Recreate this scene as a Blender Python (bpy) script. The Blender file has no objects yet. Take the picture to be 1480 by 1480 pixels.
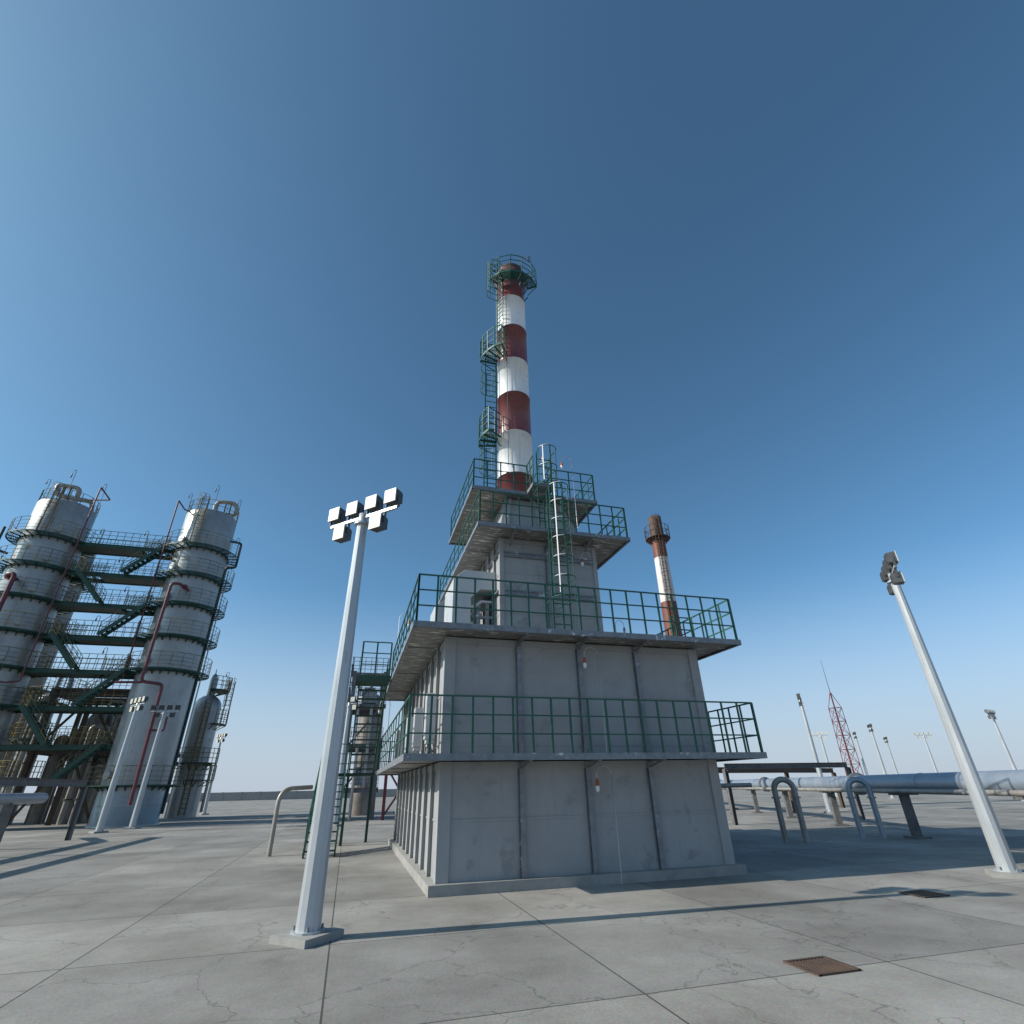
import bpy, math, random
from mathutils import Vector, Matrix
random.seed(7)
C = bpy.context.scene.collection
PI = math.pi
def R(a): return math.radians(a)

# ------------------------------------------------------------------ materials
def new_mat(name):
    m = bpy.data.materials.new(name); m.use_nodes = True
    nt = m.node_tree
    return m, nt, nt.nodes['Principled BSDF']
def mat(name, c1, c2=None, rough=.6, metal=0., scale=3., bump=.0, spots=None, spot_amt=.62, spot_scale=6., stretch=(1, 1, 1), spec=.5, streak=None, rvar=.12, detail=6.):
    """mottled paint / metal: two tones, optional chips, rust or painted reflections of another colour, vertical dirt streaks, bump"""
    m, nt, b = new_mat(name)
    N = nt.nodes; L = nt.links
    tc = N.new('ShaderNodeTexCoord'); mp = N.new('ShaderNodeMapping'); mp.inputs['Scale'].default_value = stretch
    L.new(tc.outputs['Object'], mp.inputs['Vector'])
    n1 = N.new('ShaderNodeTexNoise'); n1.inputs['Scale'].default_value = scale; n1.inputs['Detail'].default_value = detail; n1.inputs['Roughness'].default_value = .62
    L.new(mp.outputs[0], n1.inputs['Vector'])
    rp = N.new('ShaderNodeValToRGB'); rp.color_ramp.elements[0].position = .32; rp.color_ramp.elements[1].position = .68
    c2 = c2 or tuple(x*.8 for x in c1)
    rp.color_ramp.elements[0].color = (*c2, 1); rp.color_ramp.elements[1].color = (*c1, 1)
    L.new(n1.outputs['Fac'], rp.inputs['Fac']); col = rp.outputs['Color']
    if streak:
        ms = N.new('ShaderNodeMapping'); ms.inputs['Scale'].default_value = (9, 9, .5); L.new(tc.outputs['Object'], ms.inputs['Vector'])
        n3 = N.new('ShaderNodeTexNoise'); n3.inputs['Scale'].default_value = 1.; n3.inputs['Detail'].default_value = 4; L.new(ms.outputs[0], n3.inputs['Vector'])
        r3 = N.new('ShaderNodeValToRGB'); r3.color_ramp.elements[0].position = .52; r3.color_ramp.elements[1].position = .75
        r3.color_ramp.elements[0].color = (0, 0, 0, 1); r3.color_ramp.elements[1].color = (.6, .6, .6, 1); L.new(n3.outputs['Fac'], r3.inputs['Fac'])
        mx = N.new('ShaderNodeMix'); mx.data_type = 'RGBA'; L.new(r3.outputs['Color'], mx.inputs['Factor']); L.new(col, mx.inputs['A']); mx.inputs['B'].default_value = (*streak, 1); col = mx.outputs['Result']
    if spots:
        n2 = N.new('ShaderNodeTexNoise'); n2.inputs['Scale'].default_value = spot_scale; n2.inputs['Detail'].default_value = 8; n2.inputs['Roughness'].default_value = .7
        L.new(mp.outputs[0], n2.inputs['Vector'])
        r2 = N.new('ShaderNodeValToRGB'); r2.color_ramp.elements[0].position = spot_amt; r2.color_ramp.elements[1].position = spot_amt+.06
        r2.color_ramp.elements[0].color = (0, 0, 0, 1); r2.color_ramp.elements[1].color = (1, 1, 1, 1); L.new(n2.outputs['Fac'], r2.inputs['Fac'])
        mx = N.new('ShaderNodeMix'); mx.data_type = 'RGBA'; L.new(r2.outputs['Color'], mx.inputs['Factor']); L.new(col, mx.inputs['A']); mx.inputs['B'].default_value = (*spots, 1); col = mx.outputs['Result']
    L.new(col, b.inputs['Base Color'])
    mr = N.new('ShaderNodeMapRange'); mr.inputs['To Min'].default_value = max(.02, rough-rvar); mr.inputs['To Max'].default_value = min(1, rough+rvar)
    L.new(n1.outputs['Fac'], mr.inputs['Value']); L.new(mr.outputs[0], b.inputs['Roughness'])
    b.inputs['Metallic'].default_value = metal; b.inputs['Specular IOR Level'].default_value = spec
    if bump:
        bp = N.new('ShaderNodeBump'); bp.inputs['Strength'].default_value = bump; bp.inputs['Distance'].default_value = .02
        L.new(n1.outputs['Fac'], bp.inputs['Height']); L.new(bp.outputs[0], b.inputs['Normal'])
    return m
M = {}
M['panel'] = mat('panel_grey', (.355, .362, .37), (.285, .29, .297), rough=.58, scale=.9, bump=.3, spots=(.255, .26, .265), spot_amt=.57, spot_scale=1.4, spec=.4, detail=12, streak=(.295, .292, .285))
M['steel'] = mat('zinc_steel', (.25, .265, .285), (.16, .17, .19), rough=.5, metal=.3, scale=7, bump=.2, spots=(.62, .64, .67), spot_amt=.60, spot_scale=3.2)
M['soffit'] = mat('weathered_soffit_glints', (.26, .25, .235), (.13, .125, .12), rough=.5, metal=.2, scale=1.4, bump=.3, spots=(.66, .64, .58), spot_amt=.545, spot_scale=2.4, stretch=(1.0, 3.6, 1), detail=5)  # mottled tones; the pale stretched spots paint light reflected onto the undersides
M['duct'] = mat('duct_sheet', (.50, .52, .54), (.42, .44, .46), rough=.5, metal=.1, scale=2.5, bump=.1)
M['green'] = mat('green_paint', (.024, .112, .078), (.014, .072, .050), rough=.5, scale=9, bump=.1, spots=(.24, .26, .24), spot_amt=.665, spot_scale=10)
M['dgreen'] = mat('dark_green_paint', (.016, .068, .044), (.010, .042, .028), rough=.5, scale=3, spots=(.11, .07, .035), spot_amt=.64, spot_scale=4)
M['white'] = mat('white_paint', (.82, .83, .84), (.72, .735, .75), rough=.33, scale=1.6, bump=.12, spots=(.46, .42, .39), spot_amt=.60, spot_scale=3.0, detail=10, streak=(.58, .54, .50))
M['red'] = mat('red_paint', (.225, .062, .064), (.16, .042, .045), rough=.33, scale=1.8, bump=.12, spots=(.11, .05, .045), spot_amt=.59, spot_scale=3.0, detail=10, streak=(.13, .05, .045))
M['strap'] = mat('strap_sun_glint', (.55, .57, .57), (.45, .46, .46), rough=.4, metal=.2, scale=12)  # light grey paints the sun glint on one green cage strap
M['shell'] = mat('column_shell', (.385, .40, .405), (.28, .29, .295), rough=.36, metal=.32, scale=.8, bump=.12, spots=(.25, .22, .18), spot_amt=.61, spot_scale=1.0, detail=10, streak=(.28, .265, .235))
M['brownshell'] = mat('stained_shell', (.30, .28, .26), (.17, .14, .11), rough=.45, metal=.3, scale=1.2, bump=.15, streak=(.16, .10, .05))
M['ochre'] = mat('rusty_ochre_paint', (.25, .185, .07), (.14, .10, .04), rough=.7, scale=3)
M['rust'] = mat('rusty_steel', (.10, .060, .040), (.055, .035, .028), rough=.75, scale=2.5, bump=.2)
M['railt'] = mat('column_rail_paint', (.075, .10, .065), (.04, .06, .042), rough=.6, scale=1.5, spots=(.28, .21, .08), spot_amt=.48, spot_scale=.6)
M['maroon'] = mat('maroon_pipe_paint', (.16, .035, .045), (.10, .022, .03), rough=.45, scale=4)
M['teal'] = mat('dark_teal_pipe_paint', (.010, .045, .055), (.006, .028, .035), rough=.45, scale=4)
M['pole'] = mat('galvanised_mast', (.50, .52, .54), (.41, .43, .45), rough=.4, metal=.35, scale=1.5, bump=.05, stretch=(3, 3, .6), spots=(.36, .37, .38), spot_amt=.62, spot_scale=2.5)
M['greypipe'] = mat('grey_pipe', (.40, .39, .37), (.28, .24, .20), rough=.5, metal=.3, scale=2.4)
M['bluepipe'] = mat('galvanised_pipe', (.36, .41, .47), (.27, .32, .38), rough=.42, metal=.45, scale=1.4, bump=.15, spots=(.22, .25, .29), spot_amt=.62, spot_scale=4, detail=9)
M['lampface'] = mat('cream_lamp_cover', (.60, .58, .50), (.54, .52, .45), rough=.45, scale=8)
M['lampbody'] = mat('dark_lamp_housing', (.10, .105, .11), (.06, .065, .07), rough=.5, metal=.3, scale=8)
M['orange'] = mat('orange_hood', (.42, .11, .035), (.30, .08, .03), rough=.5, scale=20)
M['bulb'] = mat('frosted_globe', (.75, .78, .80), rough=.15, scale=20)
M['darkhead'] = mat('dark_lamp_head', (.04, .045, .05), rough=.5, scale=20)
M['srust'] = mat('rust_red_paint', (.20, .050, .026), (.12, .032, .018), rough=.6, scale=1.3, bump=.15, spots=(.075, .035, .022), spot_amt=.56, spot_scale=1.6, detail=9)
M['sooty'] = mat('sooty_red_paint', (.13, .045, .038), (.075, .030, .026), rough=.55, scale=1.6, bump=.15, spots=(.05, .03, .025), spot_amt=.55, spot_scale=2.2, detail=9)
M['scream'] = mat('aged_white_paint', (.64, .60, .58), (.54, .49, .47), rough=.6, scale=1.2, bump=.12, spots=(.33, .22, .18), spot_amt=.68, spot_scale=2)
M['lattice'] = mat('lattice_red_paint', (.20, .025, .035), (.14, .018, .025), rough=.5, scale=1)
M['concrete'] = mat('concrete', (.34, .33, .31), (.25, .245, .235), rough=.85, scale=3, bump=.3)
M['girder'] = mat('rack_girder', (.17, .165, .165), (.09, .088, .088), rough=.65, scale=3, bump=.2, spots=(.34, .33, .32), spot_amt=.64, spot_scale=5)
# ground: cast slabs, joints, stains
m, nt, b = new_mat('yard_concrete'); N = nt.nodes; L = nt.links
tc = N.new('ShaderNodeTexCoord'); br = N.new('ShaderNodeTexBrick'); br.inputs['Scale'].default_value = 1; br.offset = 0
br.inputs['Brick Width'].default_value = 3; br.inputs['Row Height'].default_value = 3; br.inputs['Mortar Size'].default_value = .012; br.inputs['Mortar Smooth'].default_value = .3
br.inputs['Color1'].default_value = (.33, .315, .29, 1); br.inputs['Color2'].default_value = (.235, .228, .215, 1); br.inputs['Mortar'].default_value = (.07, .065, .06, 1)
L.new(tc.outputs['Object'], br.inputs['Vector'])
n1 = N.new('ShaderNodeTexNoise'); n1.inputs['Scale'].default_value = .35; n1.inputs['Detail'].default_value = 10; n1.inputs['Roughness'].default_value = .65; L.new(tc.outputs['Object'], n1.inputs['Vector'])
rp = N.new('ShaderNodeValToRGB'); rp.color_ramp.elements[0].position = .35; rp.color_ramp.elements[1].position = .65; rp.color_ramp.elements[0].color = (.62, .60, .58, 1); rp.color_ramp.elements[1].color = (1.1, 1.1, 1.1, 1)
L.new(n1.outputs['Fac'], rp.inputs['Fac'])
mx = N.new('ShaderNodeMix'); mx.data_type = 'RGBA'; mx.blend_type = 'MULTIPLY'; mx.inputs['Factor'].default_value = 1; L.new(br.outputs['Color'], mx.inputs['A']); L.new(rp.outputs['Color'], mx.inputs['B'])
n2 = N.new('ShaderNodeTexNoise'); n2.inputs['Scale'].default_value = 30; n2.inputs['Detail'].default_value = 6; L.new(tc.outputs['Object'], n2.inputs['Vector'])
mx2 = N.new('ShaderNodeMix'); mx2.data_type = 'RGBA'; mx2.blend_type = 'OVERLAY'; mx2.inputs['Factor'].default_value = .35; L.new(mx.outputs['Result'], mx2.inputs['A']); L.new(n2.outputs['Color'], mx2.inputs['B'])
vo = N.new('ShaderNodeTexVoronoi'); vo.feature = 'DISTANCE_TO_EDGE'; vo.inputs['Scale'].default_value = .42
nw = N.new('ShaderNodeTexNoise'); nw.inputs['Scale'].default_value = 1.6; nw.inputs['Detail'].default_value = 6; L.new(tc.outputs['Object'], nw.inputs['Vector'])
va_ = N.new('ShaderNodeVectorMath'); va_.operation = 'ADD'; L.new(tc.outputs['Object'], va_.inputs[0]); L.new(nw.outputs['Color'], va_.inputs[1]); L.new(va_.outputs[0], vo.inputs['Vector'])
cr = N.new('ShaderNodeMapRange'); cr.inputs['From Min'].default_value = 0; cr.inputs['From Max'].default_value = .006; cr.inputs['To Min'].default_value = .55; cr.inputs['To Max'].default_value = 0; L.new(vo.outputs['Distance'], cr.inputs['Value'])
mx3 = N.new('ShaderNodeMix'); mx3.data_type = 'RGBA'; L.new(cr.outputs[0], mx3.inputs['Factor']); L.new(mx2.outputs['Result'], mx3.inputs['A']); mx3.inputs['B'].default_value = (.06, .055, .05, 1)
n5 = N.new('ShaderNodeTexNoise'); n5.inputs['Scale'].default_value = .8; n5.inputs['Detail'].default_value = 8; n5.inputs['Roughness'].default_value = .7; n5.inputs['Distortion'].default_value = .6; L.new(tc.outputs['Object'], n5.inputs['Vector'])
r5 = N.new('ShaderNodeValToRGB'); r5.color_ramp.elements[0].position = .60; r5.color_ramp.elements[1].position = .72; r5.color_ramp.elements[0].color = (0, 0, 0, 1); r5.color_ramp.elements[1].color = (.55, .55, .55, 1); L.new(n5.outputs['Fac'], r5.inputs['Fac'])
mx4 = N.new('ShaderNodeMix'); mx4.data_type = 'RGBA'; L.new(r5.outputs['Color'], mx4.inputs['Factor']); L.new(mx3.outputs['Result'], mx4.inputs['A']); mx4.inputs['B'].default_value = (.085, .078, .07, 1)
L.new(mx4.outputs['Result'], b.inputs['Base Color']); b.inputs['Roughness'].default_value = .9
bp = N.new('ShaderNodeBump'); bp.inputs['Strength'].default_value = .4; bp.inputs['Distance'].default_value = .01; L.new(n2.outputs['Fac'], bp.inputs['Height']); L.new(bp.outputs[0], b.inputs['Normal'])
M['ground'] = m

# ------------------------------------------------------------------ mesh builder
class MB:
    def __init__(s): s.v = []; s.f = []; s.sm = []
    def add(s, vs, fs, smooth=False):
        o = len(s.v); s.v += [tuple(v) for v in vs]; s.f += [tuple(i+o for i in f) for f in fs]; s.sm += [smooth]*len(fs); return s
    def box(s, x0, x1, y0, y1, z0, z1):
        s.add([(x0, y0, z0), (x1, y0, z0), (x1, y1, z0), (x0, y1, z0), (x0, y0, z1), (x1, y0, z1), (x1, y1, z1), (x0, y1, z1)],
              [(0, 3, 2, 1), (4, 5, 6, 7), (0, 1, 5, 4), (1, 2, 6, 5), (2, 3, 7, 6), (3, 0, 4, 7)]); return s
    def obox(s, c, ax, ay, az, hx, hy, hz):
        c = Vector(c); ax, ay, az = Vector(ax).normalized()*hx, Vector(ay).normalized()*hy, Vector(az).normalized()*hz
        vs = [c-ax-ay-az, c+ax-ay-az, c+ax+ay-az, c-ax+ay-az, c-ax-ay+az, c+ax-ay+az, c+ax+ay+az, c-ax+ay+az]
        s.add(vs, [(0, 3, 2, 1), (4, 5, 6, 7), (0, 1, 5, 4), (1, 2, 6, 5), (2, 3, 7, 6), (3, 0, 4, 7)]); return s
    def beam(s, a, b, w, h, up=(0, 0, 1)):
        a = Vector(a); b = Vector(b); d = (b-a); up = Vector(up)
        if abs(d.normalized().dot(up)) > .98: up = Vector((0, 1, 0))
        sd = d.cross(up).normalized(); u = sd.cross(d).normalized()
        s.obox((a+b)/2, d, sd, u, d.length/2, w/2, h/2); return s
    def tube(s, pts, r, n=6, cap=True, r2=None):
        pts = [Vector(p) for p in pts]; k = len(pts); vs = []; fs = []
        prev = None
        for i, p in enumerate(pts):
            d = (pts[min(i+1, k-1)]-pts[max(i-1, 0)]).normalized()
            if prev is None:
                up = Vector((0, 0, 1)) if abs(d.z) < .9 else Vector((1, 0, 0))
                u = d.cross(up).normalized()
            else:
                u = (prev-d*prev.dot(d)).normalized()
            prev = u; w = d.cross(u)
            rr = r if r2 is None else r+(r2-r)*i/(k-1)
            for j in range(n):
                a = 2*PI*j/n; vs.append(p+u*rr*math.cos(a)+w*rr*math.sin(a))
        for i in range(k-1):
            for j in range(n):
                fs.append((i*n+j, i*n+(j+1) % n, (i+1)*n+(j+1) % n, (i+1)*n+j))
        s.add(vs, fs, n > 4)
        if cap: s.add([vs[j] for j in range(n)], [tuple(range(n))[::-1]]); s.add([vs[(k-1)*n+j] for j in range(n)], [tuple(range(n))])
        return s
    def lathe(s, prof, c=(0, 0, 0), n=48, smooth=True, cap=True):
        vs = []; fs = []
        for r, z in prof:
            for j in range(n):
                a = 2*PI*j/n; vs.append((c[0]+r*math.cos(a), c[1]+r*math.sin(a), c[2]+z))
        for i in range(len(prof)-1):
            for j in range(n):
                fs.append((i*n+j, i*n+(j+1) % n, (i+1)*n+(j+1) % n, (i+1)*n+j))
        s.add(vs, fs, smooth)
        if cap:
            s.add([vs[j] for j in range(n)], [tuple(range(n))[::-1]]); o = (len(prof)-1)*n; s.add([vs[o+j] for j in range(n)], [tuple(range(n))])
        return s
    def ring(s, c, r0, r1, z0, z1, a0=0, a1=360, n=48):
        """annular slab"""
        k = max(2, int(n*abs(a1-a0)/360)); vs = []; fs = []
        for i in range(k+1):
            a = R(a0+(a1-a0)*i/k); ca, sa = math.cos(a), math.sin(a)
            for r, z in ((r0, z0), (r1, z0), (r1, z1), (r0, z1)): vs.append((c[0]+r*ca, c[1]+r*sa, c[2]+z))
        for i in range(k):
            for j in range(4): fs.append((i*4+j, (i+1)*4+j, (i+1)*4+(j+1) % 4, i*4+(j+1) % 4))
        if a1-a0 < 359: fs += [(0, 1, 2, 3), (k*4+3, k*4+2, k*4+1, k*4)]
        s.add(vs, fs); return s
    def grate(s, c, r0, r1, z, a0=0, a1=360, n=48, k=7, w=.028, t=.03):
        st = (r1-r0)/k
        for i in range(k+1): r = r0+st*i; s.ring(c, max(r-w/2, .01), r+w/2, z-t, z, a0, a1, n)
        return s
    def prism(s, poly, z0, z1):
        n = len(poly); vs = [(x, y, z0) for x, y in poly]+[(x, y, z1) for x, y in poly]
        s.add(vs, [tuple(range(n))[::-1], tuple(range(n, 2*n))]+[(i, (i+1) % n, n+(i+1) % n, n+i) for i in range(n)]); return s
    def prism_y(s, poly, y0, y1):
        n = len(poly); vs = [(x, y0, z) for x, z in poly]+[(x, y1, z) for x, z in poly]
        s.add(vs, [tuple(range(n)), tuple(range(n, 2*n))[::-1]]+[(i, n+i, n+(i+1) % n, (i+1) % n) for i in range(n)]); return s
    def build(s, name, m, parent=None, bevel=0, label=None):
        off = Vector((0, 0, 0)); p = parent
        while p is not None: off += p.location; p = p.parent
        me = bpy.data.meshes.new(name); me.from_pydata([tuple(Vector(v)-off) for v in s.v], [], s.f); me.update()
        me.polygons.foreach_set('use_smooth', s.sm)
        me.materials.append(M[m] if isinstance(m, str) else m)
        import bmesh
        bm = bmesh.new(); bm.from_mesh(me); bmesh.ops.recalc_face_normals(bm, faces=bm.faces); bm.to_mesh(me); bm.free()
        o = bpy.data.objects.new(name, me); C.objects.link(o)
        if parent is not None: o.parent = parent
        if bevel:
            md = o.modifiers.new('bevel', 'BEVEL'); md.width = bevel; md.segments = 2; md.limit_method = 'ANGLE'
        if label: o['label'] = label
        return o
def arc(c, r, a0, a1, n, axis='x', z=None):
    """points of an arc; axis is the horizontal unit vector spanning the vertical plane with z"""
    ax = Vector(axis); return [Vector(c)+ax*r*math.cos(R(a0+(a1-a0)*i/n))+Vector((0, 0, 1))*r*math.sin(R(a0+(a1-a0)*i/n)) for i in range(n+1)]
def bend(pts, rad, n=5):
    """round the corners of a polyline"""
    P = [Vector(p) for p in pts]; out = [P[0]]
    for i in range(1, len(P)-1):
        a, b, c = P[i-1], P[i], P[i+1]; r = min(rad, (a-b).length*.48, (c-b).length*.48)
        p0 = b+(a-b).normalized()*r; p1 = b+(c-b).normalized()*r
        for k in range(n+1):
            t = k/n; out.append(p0*(1-t)**2+b*2*t*(1-t)+p1*t*t)
    out.append(P[-1]); return out
def tag(o, label=None, cat=None, group=None, kind=None):
    if label: o['label'] = label
    if cat: o['category'] = cat
    if group: o['group'] = group
    if kind: o['kind'] = kind
    return o
def thing(name, loc, label, cat, group=None, rz=0):
    o = bpy.data.objects.new(name, None); C.objects.link(o); o.location = loc; o.rotation_euler = (0, 0, rz)
    o.empty_display_size = .3
    return tag(o, label, cat, group)
def copy_tree(o, parent=None):
    c = o.copy(); C.objects.link(c)
    if parent is not None: c.parent = parent
    for ch in list(o.children): copy_tree(ch, c)
    return c
def copy_thing(o, loc, rz, label, group=None, sc=None):
    c = copy_tree(o); c.location = loc; c.rotation_euler = (0, 0, rz); c['label'] = label
    if group: c['group'] = group
    if sc: c.scale = sc
    return c

def railing(mb, pts, h=1.1, sp=.445, rails=(1.1, .735, .37), pw=.045, rw=.028, closed=False, ends=True):
    """posts and rails along a floor polyline"""
    P = [Vector(p) for p in pts]
    if closed: P.append(P[0])
    for i in range(len(P)-1):
        a, b = P[i], P[i+1]; d = b-a; Ln = d.length; n = max(1, round(Ln/sp)); t = d.normalized(); z = Vector((0, 0, 1))
        for k in range(n+1):
            if k == n and (i < len(P)-2 or not ends): continue
            p = a+d*k/n; mb.beam(p, p+z*h, pw if not (k == 0) else pw*1.1, .022 if k else .045, up=t.cross(z))
        for j, r in enumerate(rails):
            q = rw if j else rw*1.15
            off = t.cross(z).normalized()*.004
            mb.beam(a+z*r+off, b+z*r+off, q, q)
    return mb
def ladder(mb, base, h, axis, w=.5, step=.3, r=.018, rs=.026, rung0=.15):
    b = Vector(base); ax = Vector(axis).normalized()*w/2; z = Vector((0, 0, 1))
    for s in (-1, 1): mb.beam(b+ax*s, b+ax*s+z*h, rs*1.1, rs*1.8, up=ax)
    k = rung0
    while k < h: mb.tube([b-ax+z*k, b+ax+z*k], r, 5, False); k += step
    return mb
def cage(mb, base, z0, z1, axis, out, r=.36, step=.62, straps=(0, 45, 90, 135, 180), sw=.04, flare=0):
    """hoops and vertical straps standing off a ladder"""
    b = Vector(base); ax = Vector(axis).normalized(); o = Vector(out).normalized(); Z = Vector((0, 0, 1))
    n = max(1, round((z1-z0)/step)); zs = [z0+(z1-z0)*i/n for i in range(n+1)]
    for i, z in enumerate(zs):
        rr = r+(flare if i == 0 else 0)
        pts = [b+ax*.26+Z*z]+[b+o*.34+ax*rr*math.cos(a)+o*rr*math.sin(a)+Z*z for a in [PI*j/12 for j in range(13)]]+[b-ax*.26+Z*z]
        mb.tube(pts, .016, 5, False)
    for a in straps:
        a = R(a); p = b+o*.34+ax*r*math.cos(a)+o*r*math.sin(a); t = (ax*-math.sin(a)+o*math.cos(a))
        mb.beam(p+Z*z0, p+Z*z1, .012, sw, up=t)
    return mb

# ------------------------------------------------------------------ the ground
g = MB().add([(-3000, -3000, 0), (3000, -3000, 0), (3000, 3000, 0), (-3000, 3000, 0)], [(0, 1, 2, 3)]).build('ground', 'ground'); tag(g, kind='structure')

for x, y in ((5.2, 6.1), (-6.3, 7.4), (9.9, 8.7)):
    t = thing('drain_grate', (x, y, 0), {5.2: 'steel drain grate in the slab in front of the furnace', -6.3: 'steel drain grate in the slab left of the thick mast', 9.9: 'steel drain grate in the slab right of the furnace'}[x], 'drain grate', 'drain grates')
    f_ = MB()
    for a in (-1, 1): f_.box(x-.26, x+.26, y+a*.24-.02, y+a*.24+.02, .002, .018).box(x+a*.26-.02, x+a*.26+.02, y-.26, y+.26, .0025, .0185)
    f_.build('frame', 'rust', t)
    f_ = MB()
    for k in range(9): f_.box(x-.215+k*.05, x-.19+k*.05, y-.215, y+.215, .003, .014)
    f_.build('bars', 'rust', t)
# ------------------------------------------------------------------ furnace building
X0, X1, Y0, Y1 = 1.80, 8.50, 11.90, 22.6           # lower walls
DX0, DX1, DY0, DY1 = .97, 9.35, 11.14, 23.4         # lower decks
fb = thing('furnace_building', (5.15, 11.9, 0), 'stepped grey steel furnace building with four overhanging decks and green railings', 'building')
MB().box(X0-.15, X1+.15, Y0-.15, Y1+.15, 0, .18).build('plinth', 'concrete', fb)
def walls(x0, x1, y0, y1, z0, z1, ribs, side_ribs, name='wall', hlines=(), hbeams=(), colw=.25, cp=.045):
    """panelled box: recessed panel face, proud corner bands and top band, I-section ribs as parts"""
    w = MB(); w.box(x0+.05, x1-.05, y0+.05, y1-.05, z0, z1)
    # corner bands (proud on every face)
    for cx, sx in ((x0, 1), (x1, -1)):
        for cy, sy in ((y0, 1), (y1, -1)):
            a, b = sorted((cx, cx+sx*colw)); c, d = sorted((cy, cy+sy*colw)); w.box(a, b, c, d, z0+.001, z1-.001)
    # top and bottom bands, mid seams on the front and on both sides
    for (za, zb, p) in [(z1-.15, z1-.004, .018)]+[(q-.022, q+.022, .034) for q in hlines]:
        w.box(x0+colw, x1-colw, y0+p, y0+.06, za, zb)
        w.box(x0+p, x0+.06, y0+colw, y1-colw, za, zb); w.box(x1-.06, x1-p, y0+colw, y1-colw, za, zb)
    o = w.build(name, 'panel', fb)
    for hz in hbeams:
        h = MB(); h.box(x0+colw, x1-colw, y0-.05, y0+.046, hz, hz+.05).box(x0+colw, x1-colw, y0-.01, y0+.044, hz-.09, hz); h.box(x0+colw, x1-colw, y0-.03, y0+.043, hz-.12, hz-.09)
        h.box(x0-.05, x0+.046, y0+colw, y1-colw, hz, hz+.05)
        h.build('beam', 'steel', fb)
    for rx in ribs:
        r = MB(); r.box(rx-.012, rx+.012, y0-.03, y0+.05, z0+.003, z1-.006); r.box(rx-.055, rx+.055, y0-.045, y0-.03, z0+.003, z1-.006); r.box(rx-.07, rx+.07, y0+.025, y0+.048, z0+.003, z1-.006)
        r.build('rib', 'steel', fb)
    for i, ry in enumerate(side_ribs):
        for xx, s in ((x0, -1), (x1, 1)):
            r = MB()
            a, b = sorted((xx-s*.049, xx+s*.024)); r.box(a, b, ry-.012, ry+.012, z0+.003, z1-.006)
            a, b = sorted((xx+s*.024, xx+s*.034)); r.box(a, b, ry-.05, ry+.05, z0+.003, z1-.006)
            r.build('rib', 'panel', fb)
    return o
ribs = (3.57, 5.12, 6.68)
sr = [12.95+i*1.12 for i in range(9)]
walls(X0, X1, Y0, Y1, .18, 2.28, ribs, sr, hlines=(1.2,))
walls(X0, X1, Y0, Y1, 2.40, 4.92, ribs, sr, hlines=(3.68, 2.61))
walls(3.72, 7.0, 14.2, 21.0, 5.05, 8.76, (5.30,), [14.9+i*.75 for i in range(8)], hlines=(7.62, 6.35, 5.75), hbeams=(8.25, 7.0, ), colw=.13)
# thin vertical stiffeners on the upper wall front
w = MB()
for rx in (4.52, 6.1): w.box(rx-.025, rx+.025, 14.225, 14.26, 5.06, 8.6)
w.build('stiffener', 'panel', fb)
# tapering hopper between third and fourth deck
hp = MB(); b0 = (3.72, 6.95, 14.35, 19.0); b1 = (4.45, 5.85, 15.9, 18.0)
def frustum(mb, b0, z0, b1, z1):
    vs = [(b0[0], b0[2], z0), (b0[1], b0[2], z0), (b0[1], b0[3], z0), (b0[0], b0[3], z0), (b1[0], b1[2], z1), (b1[1], b1[2], z1), (b1[1], b1[3], z1), (b1[0], b1[3], z1)]
    mb.add(vs, [(0, 3, 2, 1), (4, 5, 6, 7), (0, 1, 5, 4), (1, 2, 6, 5), (2, 3, 7, 6), (3, 0, 4, 7)])
frustum(hp, (3.78, 6.95, 14.6, 19.3), 8.87, (4.15, 6.2, 15.0, 19.0), 10.68)
hp.build('hopper', 'panel', fb)
fn = MB()
for t in (.08, .5, .92):
    xa, xb = 3.78+(6.95-3.78)*t, 4.15+(6.2-4.15)*t
    fn.beam((xa, 14.56, 8.9), (xb, 14.96, 10.66), .09, .10, up=(0, 1, 0))
fn.build('stiffener', 'panel', fb)

def deck(x0, x1, y0, y1, z, rail_pts, nm='deck', extra=None, th=.13, ins=.05):
    """floor slab with a proud channel fascia; railing is its sub-part"""
    s = MB(); s.box(x0+.04, x1-.04, y0+.04, y1-.04, z-.09, z-.02)
    if extra: s.box(*[extra[0]+.03, extra[1]-.03, extra[2]+.03, extra[3]+.041], z-.088, z-.022)
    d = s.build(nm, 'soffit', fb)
    f = MB()
    def chan(a, b):
        a = Vector(a); b = Vector(b); t = (b-a).normalized(); nrm = t.cross(Vector((0, 0, 1)))
        f.beam(a+Vector((0, 0, -th/2)), b+Vector((0, 0, -th/2)), .012, th)
        for dz in (0, -th): f.beam(a-nrm*.03+Vector((0, 0, dz-.006 if dz == 0 else dz+.006)), b-nrm*.03+Vector((0, 0, dz-.006 if dz == 0 else dz+.006)), .07, .012)
    if extra:
        loop = [(x0, y0), (extra[0], y0), (extra[0], extra[2]), (extra[1], extra[2]), (extra[1], y0), (x1, y0), (x1, y1), (x0, y1)]
    else: loop = [(x0, y0), (x1, y0), (x1, y1), (x0, y1)]
    for i in range(len(loop)): chan((*loop[i], z), (*loop[(i+1) % len(loop)], z))
    f.build('fascia', 'steel', d)
    for pts in rail_pts:
        left = len(pts) == 2 and abs(pts[0][0]-pts[1][0]) < .01 and pts[0][1] > pts[1][1]+1
        railing(MB(), [(x, y, z) for x, y in pts], sp=.89 if left else .445).build('railing', 'green', d)
    return d
i = .06
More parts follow.
